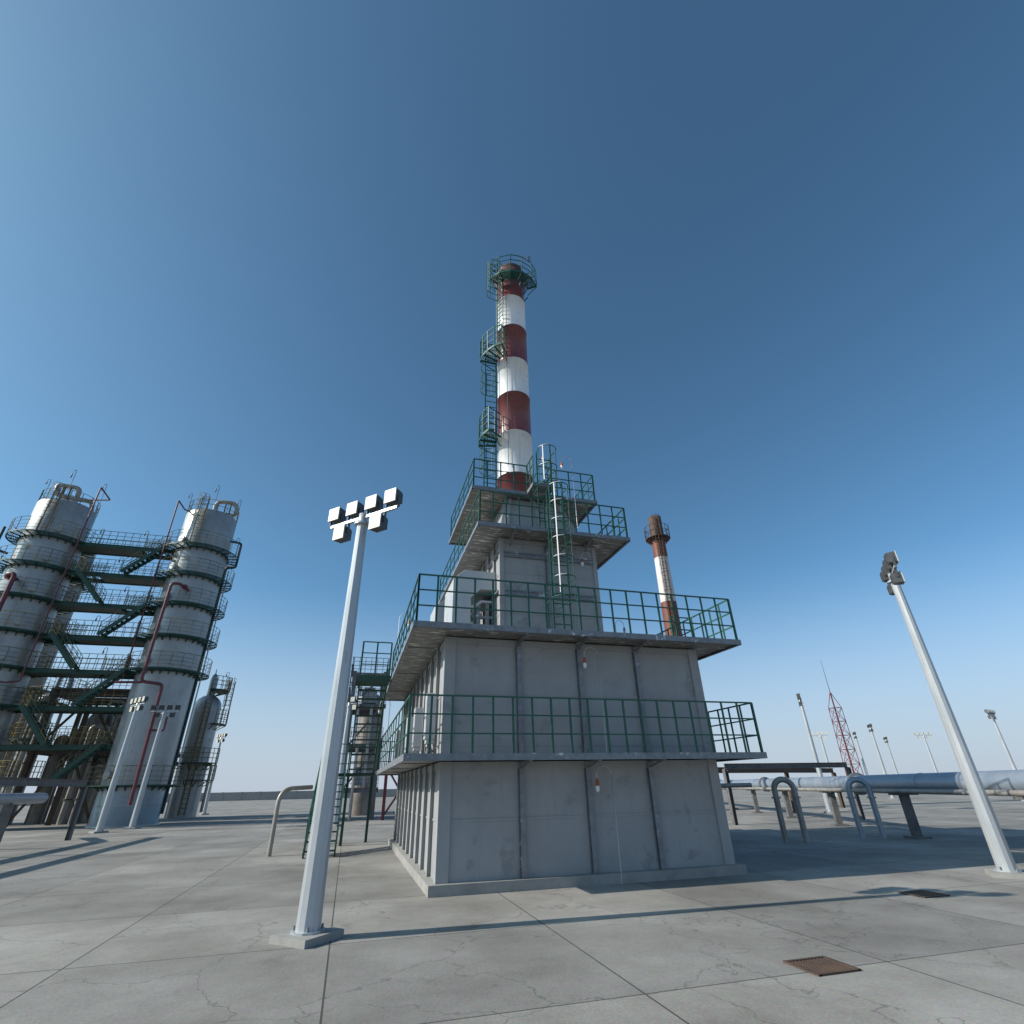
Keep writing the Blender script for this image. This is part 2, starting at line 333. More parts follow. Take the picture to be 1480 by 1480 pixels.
d1 = deck(DX0, DX1, DY0, DY1, 2.40, [[(DX0+i, DY1-1.2), (DX0+i, DY0+i)], [(DX0+i, DY0+i), (DX1-i, DY0+i)], [(DX1-i, DY0+i), (DX1-i, DY1-i)], [(DX1-i, DY1-i), (DX0+i, DY1-i)]])
d2 = deck(DX0, DX1, DY0, 22.2, 5.04, [[(DX0+i, 19.1), (DX0+i, DY0+i)], [(DX0+i, DY0+i), (DX1-i, DY0+i)], [(DX1-i, DY0+i), (DX1-i, 22.2-i)], [(DX1-i, 22.2-i), (DX0+i, 22.2-i)]])
d3 = deck(2.86, 7.91, 13.44, 21.6, 8.87, [[(2.92, 21.54), (2.92, 13.5)], [(2.92, 13.5), (5.02, 13.5)], [(5.62, 13.5), (7.85, 13.5)], [(7.85, 13.5), (7.85, 21.54)]])
d4 = deck(2.88, 7.47, 14.6, 19.3, 10.82, [[(2.94, 19.24), (2.94, 14.66)], [(2.94, 14.66), (4.87, 14.66), (4.87, 13.98)], [(5.50, 13.98), (5.50, 14.66), (7.41, 14.66)], [(7.41, 14.66), (7.41, 19.24)]], extra=(4.82, 5.56, 13.93, 14.6))
# brackets under the decks at each rib
for rx in ribs:
    for zz in (2.28, 4.92):
        k = MB(); k.beam((rx, Y0-.05, zz-.13), (rx, DY0+.12, zz-.02), .03, .035); k.beam((rx, Y0-.04, zz-.02), (rx, DY0+.03, zz-.02), .05, .03); k.build('bracket', 'steel', fb)
for rx in (4.05, 5.30, 6.6):
    k = MB(); k.beam((rx, 14.16, 8.5), (rx, 13.62, 8.76), .05, .05, up=(0, 1, 0)); k.beam((rx, 14.18, 8.735), (rx, 13.5, 8.735), .07, .05); k.build('bracket', 'steel', fb)
# cross joints beneath the decks along the left overhang
for zz, x0, x1, y0, y1 in ((4.95, DX0+.05, X0-.08, 13.2, 22), (2.31, DX0+.05, X0-.08, 13.2, 22), (8.78, 2.92, 3.7, 15.5, 21)):
    k = MB(); y = y0
    while y < y1: k.box(x0, x1, y, y+.05, zz-.02, zz-.002); y += 3.4
    k.build('cross_member', 'steel', fb)
# air ducts standing on the second deck left of the upper wall
def air_duct(y0, y1, xl=2.40, zt=7.80):
    p = [(xl, 5.05), (2.96, 5.05), (2.96, 6.92), (3.25, 7.2), (3.74, 7.2), (3.74, zt), (2.74, zt), (xl, zt-.32)]
    d = MB().prism_y(p, y0, y1).build('air_duct', 'duct', fb, bevel=.01)
    f = MB()
    f.box(xl-.03, 2.99, y0-.03, y0-.002, 5.06, 5.12); f.box(xl-.03, 2.99, y0-.03, y1+.03, 5.053, 5.058)
    f.build('flange', 'steel', d)
air_duct(14.8, 16.4); air_duct(17.2, 18.5, 2.2, 7.7); air_duct(19.3, 20.6, 2.0, 7.6)
q = MB().prism_y([(2.99, 6.62), (3.3, 6.9), (3.72, 6.9), (3.72, 6.84), (3.34, 6.84), (3.05, 6.58)], 14.95, 15.9); q.build('duct_brace', 'duct', fb)
q = MB(); q.box(3.18, 3.30, 15.0, 15.1, 5.05, 6.86).box(3.46, 3.58, 15.0, 15.1, 5.05, 6.86).box(3.03, 3.68, 14.98, 15.12, 6.35, 6.42); q.beam((3.3, 15.05, 5.6), (3.5, 15.05, 6.3), .04, .04); q.build('support_frame', 'steel', fb)
# burner boxes on the left wall of the middle storey
for by in (12.35, 14.8, 16.9, 19.0, 21.0):
    q = MB(); q.box(1.50, 1.72, by, by+.28, 2.75, 3.72); q.box(1.53, 1.72, by+.03, by+.25, 2.66, 2.75)
    bb = q.build('burner_box', 'duct', fb, bevel=.012)
    MB().beam((1.62, by+.14, 2.66), (1.66, by+.14, 2.44), .08, .08).beam((1.55, by+.05, 2.62), (1.75, by+.22, 2.5), .03, .03).build('bracket', 'steel', bb)
# ladders with safety cages
def caged_ladder(x, y, z0, z1, cz0, cz1):
    ld = ladder(MB(), (x, y, z0), z1-z0, (1, 0, 0), .52).build('ladder', 'green', fb)
    cage(MB(), (x, y, 0), cz0, cz1, (1, 0, 0), (0, -1, 0), r=.31, straps=(0, 45, 90, 180), flare=.08).build('cage', 'green', ld)
    a = R(135); px = x+.322*math.cos(a); py = y-.34-.322*math.sin(a)
    st = MB(); st.beam((px, py, cz0+.1), (px, py, cz1+.02), .012, .034, up=(-1, 1, 0))
    n = round((cz1-cz0)/.62)
    for k in range(1, n+1):
        z = cz0+(cz1-cz0)*k/n
        st.tube([(x+.316*math.cos(R(t)), y-.34-.316*math.sin(R(t)), z+.012) for t in (165, 155, 145, 135, 122, 110, 98)], .017, 5, False)
    st.build('strap', 'strap', ld)  # this strap and the overlaid hoop arcs carry the painted sun glint
    br = MB()
    for z in (cz0+.1, (cz0+cz1)/2): 
        for s in (-1, 1): br.beam((x+s*.26, y, z), (x+s*.26, y+.5 if z > z1-2 else y+.85, z), .025, .025)
    br.build('ladder_bracket', 'green', ld)
caged_ladder(5.32, 13.30, 5.05, 10.15, 6.45, 10.12)
caged_ladder(5.22, 13.84, 8.87, 11.95, 10.45, 11.9)
# gate bars on the right end of the lower decks
for zz in (2.40, 5.04):
    q = MB(); 
    for xx in (8.62, 9.29): q.beam((xx, 13.0, zz), (xx, 13.0, zz+1.1), .05, .05)
    for h in (.37, .735, 1.1): q.beam((8.62, 13.0, zz+h), (9.29, 13.0, zz+h), .03, .03)
    q.build('gate', 'green', fb)

# ------------------------------------------------------------------ chimney on the furnace
CX, CY = 5.15, 17.0
ch = thing('chimney', (CX, CY, 10.82), 'tall red and white banded chimney standing on the grey furnace building', 'chimney')
zs = [10.82, 12.72, 14.79, 16.88, 18.87, 21.0, 23.03]; rad = [.745, .735, .722, .71, .698, .68, .665]
c0 = (CX, CY, 0)
for k in range(6):
    z0, z1, r0, r1 = zs[k], zs[k+1], rad[k], rad[k+1]
    s = MB().lathe([(r0-.004, z0), (r1+.004, z1-.03), (r1+.022, z1-.03), (r1+.022, z1)], c0, 64, cap=False)
    s.build('shaft_section', 'white' if k % 2 else 'red', ch)
MB().lathe([(.66, 23.03), (.65, 23.9), (.66, 24.05)], c0, 64, cap=False).build('shaft_section', 'red', ch)
MB().lathe([(.66, 24.05), (.84, 24.72), (.85, 24.78), (.66, 24.8), (.655, 25.42), (.66, 25.45), (.57, 25.45), (.56, 24.2)], c0, 64, cap=False).build('cap', 'sooty', ch)
MB().lathe([(.79, 10.83), (.79, 10.86), (.75, 10.87)], c0, 64).build('base_flange', 'steel', ch)
# ring sector platforms
def sector(a0, a1, z, n, ro=1.62, ri=.8, sp=.36):
    p = MB().grate((CX, CY, 0), ri, ro, z, a0, a1, n*360//(a1-a0), 9, .028)
    pts = [(CX+ro*math.cos(R(a0+(a1-a0)*k/n)), CY+ro*math.sin(R(a0+(a1-a0)*k/n)), z) for k in range(n+1)]
    inn = [(CX+ri*math.cos(R(a0+(a1-a0)*k/n)), CY+ri*math.sin(R(a0+(a1-a0)*k/n)), z) for k in range(n+1)]
    for k in range(n): p.beam(Vector(pts[k])-Vector((0, 0, .05)), Vector(pts[k+1])-Vector((0, 0, .05)), .03, .1)
    for k in range(n+1): p.beam(Vector(inn[k])-Vector((0, 0, .08)), Vector(pts[k])-Vector((0, 0, .05)), .04, .08)
    for k in (0, n): p.beam(Vector(inn[k])-Vector((0, 0, .55)), Vector(pts[k])-Vector((0, 0, .12)), .03, .03)
    o = p.build('platform', 'green', ch)
    railing(MB(), [inn[0]]+pts+[inn[-1]], sp=sp, pw=.036, rw=.026).build('railing', 'green', o)
sector(162, 210, 14.60, 3, 1.52); sector(180, 236, 19.0, 4, 1.55); sector(206, 326, 24.0, 5, 1.36, .88, .5)
q = MB()
for k in range(10): q.beam((CX+.66*math.cos(R(36*k)), CY+.66*math.sin(R(36*k)), 23.55), (CX+.90*math.cos(R(36*k)), CY+.90*math.sin(R(36*k)), 23.95), .03, .05)
q.build('bracket_ring', 'green', ch)
for z0, z1 in ((10.82, 15.8), (14.6, 20.1)):
    l = ladder(MB(), (4.08, 17.0 if z0 < 12 else 16.88, z0), z1-z0, (1, 0, 0), .5).build('ladder', 'green', ch)
    q = MB(); z = z0+1.5
    while z < z1: q.beam((4.33, 16.95, z), (4.5, 16.95, z), .03, .03); z += 1.7
    q.build('ladder_bracket', 'green', l)
    cage(MB(), (4.08, 17.05, 0), z1-1.9-.6, z1-1.15, (1, 0, 0), (0, 1, 0), r=.34).build('cage', 'green', l)
l = MB(); ladder(l, (4.44, 16.60, 19.0), 6.1, (.18, -.5, 0), .52, step=.27); l = l.build('ladder', 'green', ch)
q = MB(); z = 19.9
while z < 24: q.beam((4.50, 16.36, z), (4.62, 16.6, z), .03, .03); q.beam((4.36, 16.85, z), (4.5, 16.9, z), .03, .03); z += 1.6
q.build('ladder_bracket', 'green', l)
cage(MB(), (4.44, 16.60, 0), 23.0, 25.1, (.18, -.5, 0), (-.5, -.18, 0), r=.34, step=.45).build('cage', 'green', l)
q = MB(); q.tube([(4.68, 16.35, 13), (4.70, 16.35, 23.6)], .012, 5); q.build('cable', 'teal', ch)

# ------------------------------------------------------------------ gooseneck lamps
def lamp_proto(h, label, small=False, arm=.36):
    t = thing('gooseneck_lamp', (0, 0, 0), label, 'lamp', 'gooseneck lamps on thin poles')
    r = .010 if not small else .018
    pts = [(0, 0, 0), (0, 0, h-arm/2)]+arc((-arm/2, 0, h-arm/2), arm/2, 0, 180, 8, (1, 0, 0))+[(-arm, 0, h-arm/2-.08)]
    MB().tube(pts, r, 6).build('pole', 'lampbody' if small else 'pole', t)
    MB().lathe([(.018, h-arm/2-.07), (.03, h-arm/2-.10), (.044, h-arm/2-.17), (.05, h-arm/2-.21)], (-arm, 0, 0), 12).build('hood', 'orange' if not small else 'darkhead', t)
    MB().lathe([(.044, h-arm/2-.21), (.047, h-arm/2-.26), (.036, h-arm/2-.31), (.012, h-arm/2-.335)], (-arm, 0, 0), 12).build('globe', 'bulb' if not small else 'darkhead', t)
    return t
G = 'gooseneck lamps on thin poles'
lp = lamp_proto(2.38, 'thin gooseneck lamp with orange hood in front of the middle storey wall panels'); lp.location = (5.52, 11.66, 2.40)
for loc, lab, rz, sz in [((5.58, 11.66, .0), 'lowest gooseneck lamp, its orange hood under the lowest deck', 0, .91),
        ((6.72, 14.0, 5.05), 'large pale gooseneck lamp with orange hood right of the lower caged ladder', .2, 1.42),
        ((5.98, 13.2, 8.87), 'gooseneck lamp with orange hood before the right railing of the top deck', -.1, 1.12),
        ((9.25, 17.7, 5.04), 'dark gooseneck lamp behind the right railing of the second deck', PI, 1.0),
        ((6.1, 15.3, 10.82), 'gooseneck lamp rising just behind the upper caged ladder on the top deck', 0, 1.0),
        ((1.10, 18.6, 5.04), 'gooseneck lamp above the long left side railing of the second deck', PI*.9, 1.0),
        ((1.15, 20.5, 2.40), 'gooseneck lamp at the far left corner of the lowest deck by the green stair', 0, .98)]:
    q = lamp_proto(2.38*sz, lab); q.location = loc; q.rotation_euler = (0, 0, rz)
t = lamp_proto(2.6, 'thin pole with dark lamp head on the topmost chimney platform', True, .12); t.location = (6.12, 16.55, 24.02); t.name = 'lamp_pole'; t['category'] = 'lamp pole'; t['group'] = 'lamp poles'

# ------------------------------------------------------------------ green stair at the back left corner
st = thing('steel_stair', (.4, 20.5, 0), 'dark green steel stair climbing to the second deck at the left corner of the furnace', 'stair')
def flight(root, p0, p1, w, side, n=12, rail=True, mt='dgreen', sr='green', th=.24):
    """p0 low end centre, p1 high end centre; side = unit vector across"""
    a = Vector(p0); b = Vector(p1); s = Vector(side)*w/2; d = (b-a)
    for k in (-1, 1): MB().beam(a+s*k, b+s*k, .05, th).build('stringer', mt, root)
    tr = MB()
    hd = Vector((d.x, d.y, 0)).normalized()
    for k in range(n):
        p = a+d*(k+.5)/n; tr.obox(p, Vector(side), hd, (0, 0, 1), w/2-.02, .12, .018)
    tr.build('treads', mt, root)
    if rail:
        for k in (-1, 1):
            r = MB()
            for h in (.95, .62, .3): r.beam(a+s*k+Vector((0, 0, h)), b+s*k+Vector((0, 0, h)), .03, .03)
            m_ = max(3, int(d.length/.6))
            for j in range(m_+1):
                p = a+d*j/m_+s*k; r.beam(p, p+Vector((0, 0, .95)), .03, .03)
            r.build('handrail', sr, root)
flight(st, (.42, 23.2, 2.38), (.42, 18.9, 4.92), .9, (1, 0, 0), 11, rail=False)
flight(st, (-.62, 19.4, .05), (-.62, 22.9, 2.30), .9, (1, 0, 0), 10)
l = MB().box(-.06, .93, 17.7, 18.95, 4.93, 5.03).box(-.08, .93, 17.66, 17.70, 4.86, 5.05).box(-.08, -.05, 17.70, 18.95, 4.86, 5.05).build('landing', 'dgreen', st)
railing(MB(), [(-.04, 18.9, 5.03), (-.04, 17.72, 5.03), (.88, 17.72, 5.03)], pw=.05).build('railing', 'green', l)
l = MB().box(-1.12, .93, 23.0, 24.2, 2.26, 2.36).build('landing', 'dgreen', st)
railing(MB(), [(-1.08, 22.95, 2.36), (-1.08, 24.15, 2.36), (.9, 24.15, 2.36)]).build('railing', 'green', l)
for x, y, z in ((-.04, 17.75, 4.9), (-1.08, 23.1, 2.3), (-1.08, 24.1, 2.3), (.88, 24.1, 2.3), (-.04, 23.1, 2.3)):
    if z > 4: continue
    MB().beam((x, y, 0), (x, y, z), .1, .1).build('post', 'dgreen', st)
for x in (-.03, .86):
    r = MB()
    for h in (.9, .5): r.beam((x, 23.2, 2.38+h), (x, 18.9, 4.92+h), .028, .028)
    for j in range(6): p = Vector((x, 23.2-4.3*j/5, 2.38+2.54*j/5)); r.beam(p, p+Vector((0, 0, .9)), .028, .028)
    r.build('handrail', 'green', st)

# ------------------------------------------------------------------ floodlight masts
def mast_proto(label, H=6.5):
    t = thing('floodlight_mast', (0, 0, 0), label, 'floodlight mast', 'floodlight masts')
    n = 24
    MB().lathe([(.23, .09), (.23, .115), (.172, .12), (.168, .3), (.098, H-.25), (.098, H-.17)], n=12, smooth=False).lathe([(.15, H-.17), (.155, H-.13), (.10, H-.12)], n=24).lathe([(.085, H-.12), (.085, H+.07), (.04, H+.09)], n=24).build('pole', 'pole', t)
    MB().beam((-.86, 0, H), (.86, 0, H), .055, .055).build('crossbar', 'pole', t)
    q = MB().box(-.34, .34, -.34, .34, 0, .09)
    q.build('footing', 'concrete', t)
    for k in range(4): a = R(45+90*k); MB().lathe([(.016, .1), (.016, .17)], (.185*math.cos(a), .185*math.sin(a), 0), 6).build('anchor_bolt', 'steel', t)
    for x, z in ((-.74, 1), (-.25, 1), (.25, 1), (.74, 1), (-.52, -1), (.42, -1)):
        zc = H+.235*z
        # housing: tapered body behind a square cover, tilted a little down
        q = MB(); fy = -.085; by = .10
        vs = [(x-.135, fy, zc-.135), (x+.135, fy, zc-.135), (x+.135, fy, zc+.135), (x-.135, fy, zc+.135), (x-.12, by, zc-.125), (x+.12, by, zc-.125), (x+.12, by, zc+.125), (x-.12, by, zc+.125)]
        q.add(vs, [(0, 1, 2, 3), (7, 6, 5, 4), (0, 4, 5, 1), (1, 5, 6, 2), (2, 6, 7, 3), (3, 7, 4, 0)])
        for k in range(4): q.box(x-.11+k*.07, x-.10+k*.07, by, by+.035, zc-.11, zc+.11)
        q.box(x-.15, x-.142, -.03, .03, min(zc, H), max(zc, H)).box(x+.142, x+.15, -.03, .03, min(zc, H), max(zc, H))
        h = q.build('floodlight', 'lampbody', t)
        MB().box(x-.138, x+.138, fy-.022, fy-.002, zc-.138, zc+.138).build('cover', 'lampface', h)
    return t
ms = mast_proto('tall grey floodlight mast left of the furnace, six cream lamps lit by the sun')
ms.location = (-.31, 9.35, 0); ms.rotation_euler = (0, 0, R(-45))
GM = 'floodlight masts'
for loc, rz, lab in [((13.17, 9.47, 0), 45, 'largest floodlight mast right of the furnace, crossing the big pipe, lamps seen edge on'),
        ((-12.6, 37.09, 0), -50, 'slim floodlight mast with pale lamps standing before the right-hand silver column'),
        ((-11.99, 40.11, 0), 0+170, 'slim floodlight mast with dark lamp backs standing before the right-hand silver column'),
        ((-12.56, 60.6, 0), -55, 'small floodlight mast right of the domed vessel at the left'),
        ((-.51, 35.06, 0), -30, 'small floodlight mast partly behind the thick left mast, beside the green stair'),
        ((-1.05, 57.9, 0), -30, 'tiny far floodlight mast just right of the thick left mast'),
        ((28.53, 29.63, 0), 46, 'floodlight mast left of the red lattice tower, its lamps edge on'),
        ((53.8, 54.25, 0), -40, 'faint six lamp floodlight mast between the near mast and the red lattice tower'),
        ((58.76, 53.98, 0), 48, 'thin floodlight mast just right of the red lattice tower, lamps edge on'),
        ((52.16, 45.77, 0), 50, 'thicker floodlight mast second to the right of the red lattice tower'),
        ((70.88, 60.39, 0), 50, 'shortest looking floodlight mast third to the right of the red lattice tower'),
        ((69.0, 53.44, 0), -35, 'far floodlight mast left of the big right mast with all six lamps facing us'),
        ((52.6, 34.13, 0), 18, 'rightmost floodlight mast at the right edge beyond the big pipe')]:
    copy_thing(ms, loc, R(rz), lab)
# climbing steps clipped to the big right mast
bigm = [o for o in bpy.data.objects if o.name.startswith('floodlight_mast') and abs(o.location.x-13.17) < .01][0]

# ------------------------------------------------------------------ rust red and white stack behind
sx, sy = 24.92, 37.47
s2 = thing('smokestack', (sx, sy, 0), 'distant rust red and pale banded smokestack right of the furnace with ladder and ring gallery', 'smokestack')
zz = [0, 5.4, 10.6, 15.57, 19.72, 23.75]; rr = [.80, .755, .70, .66, .61, .575]
for k in range(5):
    m_ = 'scream' if k in (1, 3) else 'srust'
    if k == 1: m_ = 'scream'
    MB().lathe([(rr[k], zz[k]), (rr[k+1], zz[k+1])], (sx, sy, 0), 48, cap=False).build('shaft_section', {0: 'srust', 1: 'scream', 2: 'srust', 3: 'scream', 4: 'srust'}[k], s2)
MB().lathe([(.60, 21.5), (.585, 23.86), (.50, 23.86), (.49, 22.5)], (sx, sy, 0), 48, cap=False).build('rim', 'rust', s2)
va = math.atan2(-sy, -sx); lx, ly = sx+.72*math.cos(va+.15), sy+.72*math.sin(va+.15)
tang = Vector((-math.sin(va), math.cos(va), 0))
q = MB(); ladder(q, (lx, ly, 1.5), 22.2, tang, .42, step=.33, r=.022, rs=.035); q = q.build('ladder', 'rust', s2)
cage(MB(), (lx, ly, 0), 3.5, 23.6, tang, (math.cos(va), math.sin(va), 0), r=.33, step=.8, straps=(30, 90, 150), sw=.04).build('cage', 'rust', q)
p = MB().ring((sx, sy, 0), .62, 1.10, 21.6, 21.66, 0, 360, 32)
for k in range(12): p.beam((sx+.6*math.cos(R(30*k)), sy+.6*math.sin(R(30*k)), 21.1), (sx+1.08*math.cos(R(30*k)), sy+1.08*math.sin(R(30*k)), 21.6), .05, .05)
p = p.build('platform', 'rust', s2)
q = MB()
for h in (1.15, .6): q.tube([(sx+1.1*math.cos(R(15*k)), sy+1.1*math.sin(R(15*k)), 21.63+h) for k in range(25)], .022, 5, False)
for k in range(14): a = 2*PI*k/14; q.beam((sx+1.1*math.cos(a), sy+1.1*math.sin(a), 21.63), (sx+1.1*math.cos(a), sy+1.1*math.sin(a), 22.8), .04, .04)
q.build('railing', 'rust', p)

# ------------------------------------------------------------------ red lattice tower
lt = thing('lattice_tower', (66.0, 62.6, 0), 'slim red lattice tower with a thin spire behind the big pipe at the right', 'lattice tower')
Ht = 12.9; bc = Vector((66.0, 62.6, 0)); hw = 1.15
cor = [Vector((math.cos(R(a)), math.sin(R(a)), 0))*hw for a in (100, 220, 340)]
q = MB(); n = 6; zl = [Ht*k/n*.845 for k in range(n+1)]
for k, c in enumerate(cor):
    q.tube([bc+c*1.05, bc+c*.82+Vector((0, 0, zl[-1])), bc+Vector((0, 0, Ht+.2))], .045, 6, False)
q.build('frame', 'lattice', lt)
q = MB()
for i_ in range(n):
    for k in range(3):
        a, b_ = cor[k], cor[(k+1) % 3]; f0 = 1.05-.23*i_/n; f1 = 1.05-.23*(i_+1)/n
        q.tube([bc+a*f0+Vector((0, 0, zl[i_])), bc+b_*f1+Vector((0, 0, zl[i_+1]))], .032, 5, False)
        q.tube([bc+b_*f0+Vector((0, 0, zl[i_])), bc+a*f1+Vector((0, 0, zl[i_+1]))], .032, 5, False)
        q.tube([bc+a*f1+Vector((0, 0, zl[i_+1])), bc+b_*f1+Vector((0, 0, zl[i_+1]))], .032, 5, False)
q.tube([bc, bc+Vector((0, 0, Ht))], .10, 6, False)
q.build('bracing', 'lattice', lt)
MB().tube([bc+Vector((0, 0, Ht)), bc+Vector((0, 0, 17.6))], .05, 5, True, .02).build('spire', 'lampbody', lt)

pw_ = thing('perimeter_wall', (0, 150, 0), 'low pale concrete perimeter wall of panels far across the yard', 'wall')
q = MB(); q2 = MB(); x = -260
while x < 300:
    q.box(x+.15, x+3.85, 149.95, 150.05, 0, 1.75); q2.box(x-.14, x+.14, 149.86, 150.14, 0, 1.82); x += 4
q.build('panels', 'concrete', pw_); q2.build('posts', 'concrete', pw_)
pw_ = thing('perimeter_wall', (160, 60, 0), 'low pale concrete perimeter wall closing the yard far at the right', 'wall')
q = MB(); q2 = MB(); y = -60
while y < 149:
    q.box(159.95, 160.05, y+.15, y+3.85, 0, 1.75); q2.box(159.86, 160.14, y-.14, y+.14, 0, 1.82); y += 4
q.build('panels', 'concrete', pw_); q2.build('posts', 'concrete', pw_)

# ------------------------------------------------------------------ big pipe at the right with its supports
A = Vector((16.5, 10.5, 1.64)); B = Vector((27.0, 35.8, 1.62)); dr = (B-A).normalized()
P0 = A-dr*9; P1 = A+dr*50
bp_ = thing('big_pipe', (P0.x, P0.y, 0), 'long blue grey galvanised pipe on low supports running off at the right', 'pipe')
MB().tube([P0, P1], .30, 36).build('pipe_run', 'bluepipe', bp_)
q = MB(); tpos = 1.5
while tpos < 58: q.tube([P0+dr*tpos, P0+dr*(tpos+.06)], .312, 36); tpos += 6
q.build('weld_band', 'bluepipe', bp_)
k = 3.0; sd = dr.cross(Vector((0, 0, 1))).normalized()
while k < 58:
    c = P0+dr*k; q = MB(); q.obox((c.x, c.y, .64), dr, sd, (0, 0, 1), .12, .12, .64); q.obox((c.x, c.y, 1.31), dr, sd, (0, 0, 1), .16, .42, .03); q.obox((c.x, c.y, .03), dr, sd, (0, 0, 1), .3, .3, .03)
    q.build('support', 'girder', bp_); k += 6
q = MB(); a = A+dr*.5-sd*.42*-1; 
q.beam(Vector((17.4, 10.9, 1.36))+dr*3, Vector((17.4, 10.9, 1.36))+dr*30, .1, .12); q.build('under_beam', 'girder', bp_)
for k in range(5):
    c = P0+dr*(6+k*12); q = MB(); q.tube([c, c+dr*.07], .40, 32); q.tube([c+dr*.09, c+dr*.16], .40, 32); q.build('flange', 'steel', bp_)
# small companion pipe on the same supports
c0_ = sd*-.45+Vector((0, 0, -.14))
sp_ = thing('thin_pipe', (P0.x, P0.y, 0), 'thin dark pipe lying along the near side of the big galvanised pipe', 'pipe')
MB().tube([P0-sd*.42+Vector((0, 0, -.22)), P1-sd*.42+Vector((0, 0, -.22))], .07, 16).build('pipe_run', 'greypipe', sp_)
# looped expansion elbows in front of the pipe
def elbow(x, y, ztop, w, lab, mt, ax=(1, -.6, 0)):
    t = thing('pipe_elbow', (x, y, 0), lab, 'pipe elbow', 'arched pipe elbows')
    axv = Vector(ax).normalized(); rr_ = w/2
    pts = [Vector((x, y, 0))+axv*rr_]+arc((x, y, ztop-rr_-.09), rr_, 0, 180, 12, axv)+[Vector((x, y, 0))-axv*rr_]
    MB().tube(pts, .095, 16).build('bend', mt, t)
    q = MB()
    for s in (-1, 1): p = Vector((x, y, ztop-rr_-.35))+axv*rr_*s; q.tube([p, p+Vector((0, 0, .05))], .15, 16)
    q.build('flange', mt, t)
elbow(14.4, 16.7, 1.93, .62, 'dark arched pipe elbow in front of the bright part of the big pipe', 'greypipe')
elbow(17.6, 16.7, 1.88, .66, 'pale blue arched pipe elbow in front of the shaded part of the big pipe', 'bluepipe')
tp_ = thing('short_pipe', (14.0, 18.2, 0), 'short dark stub pipe with rounded end beside the furnace wall at the right', 'pipe')
MB().tube(bend([(12.6, 18.6, 0), (12.6, 18.6, 1.68), (14.4, 18.35, 1.68)], .2), .075, 14).build('pipe_run', 'greypipe', tp_)

# pipe gantry frames
def gantry(pts, z, name, lab, h=.24, w=.2, drop=True, mt='girder'):
    t = thing(name, (pts[0][0], pts[0][1], 0), lab, 'pipe gantry', 'pipe gantries')
    for i_ in range(len(pts)-1):
        a, b_ = Vector((*pts[i_], z-h/2)), Vector((*pts[i_+1], z-h/2)); d = (b_-a).normalized()
        q = MB(); q.beam(a, b_, .02, h-.03)
        for s in (0, 1): q.beam(a+Vector((0, 0, (h/2-.01)*(1 if s else -1))), b_+Vector((0, 0, (h/2-.01)*(1 if s else -1))), w, .02)
        q.build('girder', mt, t)
    for p in pts:
        q = MB(); q.beam((*p, 0), (*p, z-h), w*.8, .02); 
        for s in (-1, 1): q.beam((p[0]+s*w*.4, p[1], 0), (p[0]+s*w*.4, p[1], z-h), .02, w)
        q.build('post', mt, t)
    return t
gantry([(17.75, 24.3), (25.3, 24.3)], 2.60, 'pipe_gantry', 'grey gantry beam on posts spanning above the big pipe beside the furnace')
gantry([(19.3, 28.0), (27.2, 31.0), (34.5, 34.5)], 2.55, 'pipe_gantry', 'rear brown gantry beam receding behind the grey gantry at the right', h=.3, mt='rust')

# left rack in front of the columns
gantry([(-12.0, 32.0), (-12.0, 24.5), (-12.0, 17.0), (-12.0, 9.5)], 2.42, 'pipe_gantry', 'dark gantry girder across the bottom of the left columns', h=.27)
lr = thing('low_pipe', (-13.0, 9, 0), 'low galvanised pipe running under the left gantry girder', 'pipe')
MB().tube([(-12.9, 6, 1.72), (-12.9, 30.5, 1.72), (-14.5, 33.5, 1.72)], .2, 20).build('pipe_run', 'bluepipe', lr)
for y in (10, 16, 22, 28): MB().box(-13.05, -12.75, y-.1, y+.1, 0, 1.53).build('support', 'girder', lr)
l2 = thing('curved_pipe', (-2.2, 20.5, 0), 'small curved grey pipe left of the thick mast beside the green stair foot', 'pipe')
MB().tube(bend([(-2.15, 20.6, 0), (-2.15, 20.6, 1.86), (-1.2, 21.2, 1.90)], .45, 8), .07, 14).build('pipe_run', 'greypipe', l2)

